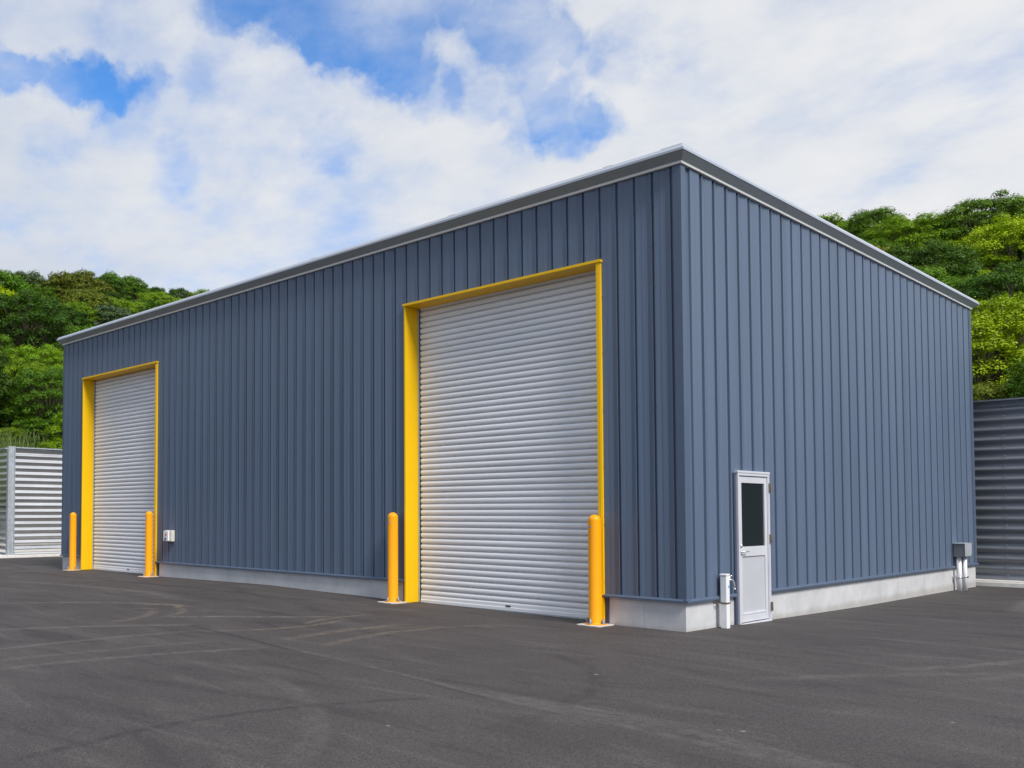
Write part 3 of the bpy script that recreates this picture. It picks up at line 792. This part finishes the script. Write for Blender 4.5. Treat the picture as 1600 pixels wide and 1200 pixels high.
def wood(n, side):
    global ntree
    cnt = 0
    for _ in range(14000):
        if cnt >= n: break
        if side == 'left': x, y = random.uniform(-72, -28.5), random.uniform(-2, 62)
        else: x, y = random.uniform(-32, 10), random.uniform(16.2, 54)
        h = hill(x, y)
        if h < 0: continue
        px, py, w = proj(x, y, h+3)
        if side == 'left' and not (-150 < px < 440 and w > 37): continue
        if side == 'right' and not (1230 < px < 1760): continue
        H = random.uniform(2.5, 4.3)
        if side == 'right': H *= .90 if w < 45 else .92
        elif w > 54: H *= .88
        r = H*.40
        if any((x-a)**2+(y-b_)**2 < (.76*(r+q))**2 for a, b_, q in placed): continue
        placed.append((x, y, r))
        if side == 'left':
            band_ = 'low on the left hill behind the bright fence' if py > 590 else ('half way up the left hill' if py > 500 else 'along the top of the left hill')
            cn = random.choices(['dark green', 'mid green', 'fresh green', 'olive', 'grey-green', 'yellow-green'], [5, 5, 2, 1.6, 1.2, .2] if py > 500 else [3.5, 4, 2.4, 2.4, 1.5, .8])[0]
        else:
            band_ = 'low on the right hill behind the dark fence' if py > 540 else ('half way up the right hill' if py > 420 else 'along the top of the right hill')
            cn = random.choices(['dark green', 'mid green', 'fresh green', 'olive', 'yellow-green'], [2.2, 3, 4, 1.5, 4])[0]
        var = random.choice(TN if w < 46 else TV)
        tree(x, y, H, cn, var, f'{cn} broadleaf tree {band_}', f'{cn} trees {band_}', wid=random.uniform(.85, 1.22)); cnt += 1
    return cnt
print('trees', wood(190, 'left'), wood(150, 'right'))

# low shrubs leaning over the bright fence, among the tall grass
for k, (px, dep, H, cn) in enumerate([(-40, 36.5, 1.7, 'mid green'), (8, 37.2, 1.5, 'fresh green'), (86, 36.4, 2.0, 'fresh green'), (62, 38.6, 2.2, 'mid green'), (100, 38.8, 2.4, 'dark green'), (24, 39.2, 2.0, 'dark green'), (130, 37.0, 1.9, 'mid green')]):
    x, y = at_px(px, dep)
    lab = 'bright green shrub growing just over the bright fence beside the warehouse corner' if k == 2 else f'{cn} shrub in the tall grass just behind the bright fence'
    o = tree(x, y, H, cn, TN[k % 3], lab, None if k == 2 else f'{cn} shrubs behind the bright fence', zoff=-.35*H, wid=1.15)
    o.name = 'shrub'; o['category'] = 'shrub'
# tall grass on the bank behind the bright fence
def grass():
    C = []; 
    n = 9000
    V = []; F = []
    for _ in range(n):
        x = random.uniform(-30.5, -25.6); y = random.uniform(-3, 13)
        z = hill(x, y); h = random.uniform(.7, 2.0)*(1.25 if vnoise(x*3, y*3) > 0 else .75); a = random.uniform(0, 6.28); l = random.uniform(.1, .7); w = .014
        b_ = a+1.57; i = len(V)
        for k, tt in enumerate((0, .5, .8, 1.0)):
            px, py, pz = x+math.cos(a)*l*tt**2, y+math.sin(a)*l*tt**2, z-.1+h*(tt-.22*tt**3)
            ww = w*(1-tt)+.003
            V += [(px-math.cos(b_)*ww, py-math.sin(b_)*ww, pz), (px+math.cos(b_)*ww, py+math.sin(b_)*ww, pz)]
        for k in range(3): F.append((i+2*k, i+2*k+1, i+2*k+3, i+2*k+2))
    mb = MB(); mb.v = V; mb.f = F
    o = mb.build('tall_grass', M['leaf']); o.color = (.15, .20, .065, 1)
    tag(o, 'pale green tall grass on the bank behind the bright fence', 'grass', kind='stuff')
grass()
# low scrub filling the ground between the trees
def scrub():
    rr = np.random.default_rng(5); C = []; N = []
    n = 0
    while n < 3600:
        if rr.uniform() < .6: x, y = rr.uniform(-72, -27.5), rr.uniform(-2, 62)
        else: x, y = rr.uniform(-32, 10), rr.uniform(14.6, 54)
        h = hill(x, y)
        if h < 0: continue
        px, py, w = proj(x, y, h+.5)
        if not (-120 < px < 420 or 1250 < px < 1720): continue
        k = 34; d = rr.normal(size=(k, 3)); d[:, 2] = np.abs(d[:, 2]); d /= np.linalg.norm(d, axis=1)[:, None]
        s_ = rr.uniform(.35, .75)
        C.append(np.array([x, y, h])+d*s_*np.array([1, 1, 1.1])); N.append(d+rr.normal(size=(k, 3))*.4+np.array([0, 0, .5])); n += 1
    C = np.concatenate(C); N = np.concatenate(N); N /= np.linalg.norm(N, axis=1)[:, None]
    o = bpy.data.objects.new('scrub', leaf_cloud(C, N, .10, 'scrub')); col.objects.link(o); o.color = (.06, .115, .014, 1)
    tag(o, 'low dark green scrub covering the hillside between the trees', 'scrub', kind='stuff')
scrub()

# ------------------------------------------------------------------ light and sky
SUN_EL, SUN_AZ = R(46), R(-11)     # azimuth measured from +X towards +Y
sd = Vector((math.cos(SUN_EL)*math.cos(SUN_AZ), math.cos(SUN_EL)*math.sin(SUN_AZ), math.sin(SUN_EL)))
sl = bpy.data.lights.new('sun', 'SUN'); sl.energy = 3.0; sl.angle = R(20); sl.color = (1, .95, .88)
so = bpy.data.objects.new('sun', sl); col.objects.link(so); so.rotation_euler = sd.to_track_quat('Z', 'Y').to_euler(); so.location = (10, -10, 30)

wd = bpy.data.worlds.new('World'); S.world = wd; wd.use_nodes = True
t = NT(wd.node_tree); wd.node_tree.nodes.clear()
sky = t.n('ShaderNodeTexSky', sky_type='NISHITA', sun_disc=False)
sky.sun_elevation = SUN_EL; sky.sun_rotation = math.atan2(sd.x, sd.y); sky.air_density = 1.0; sky.dust_density = .4; sky.ozone_density = 2.0
tc = t.n('ShaderNodeTexCoord').outputs['Generated']
D = t.vec('NORMALIZE', tc)
sp = t.n('ShaderNodeSeparateXYZ'); t.put(sp.inputs[0], D)
den = t.math('ADD', t.math('MAXIMUM', sp.outputs[2], 0.0), .22)
cb = t.n('ShaderNodeCombineXYZ'); t.L.new(t.math('DIVIDE', sp.outputs[0], den), cb.inputs[0]); t.L.new(t.math('DIVIDE', sp.outputs[1], den), cb.inputs[1])
PC = cb.outputs[0]
SKY_OFF = (5.1, 8.7, 0)
PCs = t.mapping(PC, (1.0, 1.0, 1))
rot_ = t.n('ShaderNodeMapping'); t.put(rot_.inputs[0], PC); rot_.inputs['Rotation'].default_value = (0, 0, R(35)); rot_.inputs['Scale'].default_value = (1.0, 1.25, 1); rot_.inputs['Location'].default_value = SKY_OFF
n1 = t.noise(rot_.outputs[0], 1.5, 9, .56, .35); n2 = t.noise(rot_.outputs[0], 4.2, 8, .58, .1); n3 = t.noise(PC, 1.3, 8, .6, .5)
# openings in the cloud deck: directions (from this place) and angular radius
def dirpx(px, py): return (cf+cr*((px-CX)/FPX)+cu_*(-(py-CY)/FPX)).normalized()
opens = [(0, 104, 1.3, .8), (45, 112, 1.3, .9), (90, 116, 1.3, .9), (135, 122, 1.3, .85), (180, 130, 1.2, .75), (225, 122, 1.0, .5), (160, 150, 1.2, .5),
         (345, 0, 1.8, .7), (420, 8, 2.2, .9), (490, 32, 2.4, 1), (550, 14, 2.6, 1), (620, 4, 2.4, .95), (690, 18, 2.2, .8), (750, 6, 2.0, .7), (810, 4, 1.8, .6), (530, 66, 2.0, .8),
         (595, 92, 2.1, .9), (640, 122, 1.8, .75), (690, 152, 1.8, .75), (745, 165, 1.5, .6), (770, 90, 1.6, .6), (810, 66, 2.0, .75), (865, 46, 2.0, .8), (905, 84, 1.8, .75), (850, 110, 1.5, .5), (820, 172, 1.9, .85), (880, 184, 1.9, .95), (930, 190, 1.4, .7),
         (985, 45, 1.5, .4), (965, 112, 1.4, .4), (270, 268, 1.7, .45), (200, 180, 1.8, .35), (520, 232, 1.6, .4), (1060, 60, 1.3, .35), (320, 130, 1.5, .3), (90, 240, 2.0, .3),
         (-500, -200, 14, .8), (300, -500, 13, .8), (1900, -600, 10, .6)]
DW = t.n('ShaderNodeTexNoise'); t.put(DW.inputs['Vector'], D); DW.inputs['Scale'].default_value = 15; DW.inputs['Detail'].default_value = 5; DW.inputs['Roughness'].default_value = .6
DWV = t.vec('NORMALIZE', t.vec('ADD', D, t.vec('SCALE', t.vec('SUBTRACT', DW.outputs['Color'], (.5, .5, .5)), scale=.085)))
op = 0.0
for px, py, r, w in opens:
    d = dirpx(px, py)
    v_ = t.rng(t.vec('DOT_PRODUCT', DWV, tuple(d)), math.cos(R(r*1.25)), 1.0, 0, w*.95, True)
    op = t.math('ADD', v_, op)
op = t.math('MINIMUM', op, 1.0)
cov = t.math('ADD', t.math('MULTIPLY', t.math('SUBTRACT', n1, .5), 1.7), t.math('MULTIPLY', t.math('SUBTRACT', n2, .5), 1.9))
cov = t.math('SUBTRACT', t.math('ADD', cov, .92), t.math('MULTIPLY', op, .88))
mask = t.rng(cov, -.45, 1.15, .02, .98, True)
right = t.rng(t.vec('DOT_PRODUCT', D, tuple(dirpx(1450, 150))), .55, 1.0, 0, 1)
shade = t.math('ADD', t.math('MULTIPLY', t.math('SUBTRACT', n3, .5), .9), t.math('MULTIPLY', t.math('SUBTRACT', n2, .5), .7))
shade = t.math('ADD', shade, t.math('ADD', t.math('MULTIPLY', right, .50), .36), clamp=True)
cc = t.mix(shade, (.56, .65, .80), (.97, .975, .985))
b1 = t.n('ShaderNodeBackground'); b2 = t.n('ShaderNodeBackground')
t.put(b1.inputs[0], t.mix(1, sky.outputs[0], (.42, .92, 1.38), 'MULTIPLY')); b1.inputs[1].default_value = .11
t.put(b2.inputs[0], cc); b2.inputs[1].default_value = .63
mx = t.n('ShaderNodeMixShader'); t.put(mx.inputs[0], mask); t.L.new(b1.outputs[0], mx.inputs[1]); t.L.new(b2.outputs[0], mx.inputs[2])
t.L.new(mx.outputs[0], t.n('ShaderNodeOutputWorld').inputs[0])

# ------------------------------------------------------------------ camera
cd = bpy.data.cameras.new('camera'); co = bpy.data.objects.new('camera', cd); col.objects.link(co)
mt = Matrix.Identity(4)
for i in range(3): mt[i][0] = cr[i]; mt[i][1] = cu_[i]; mt[i][2] = -cf[i]; mt[i][3] = cam_loc[i]
co.matrix_world = mt
cd.sensor_width = 36; cd.lens = FPX/1600*36; cd.shift_x = (800-CX)/1600; cd.shift_y = (CY-600)/1600
cd.clip_start = .1; cd.clip_end = 2000
S.camera = co
S.view_settings.view_transform = 'Standard'; S.view_settings.look = 'None'; S.view_settings.exposure = .48; S.view_settings.gamma = 1
S.view_settings.use_curve_mapping = False
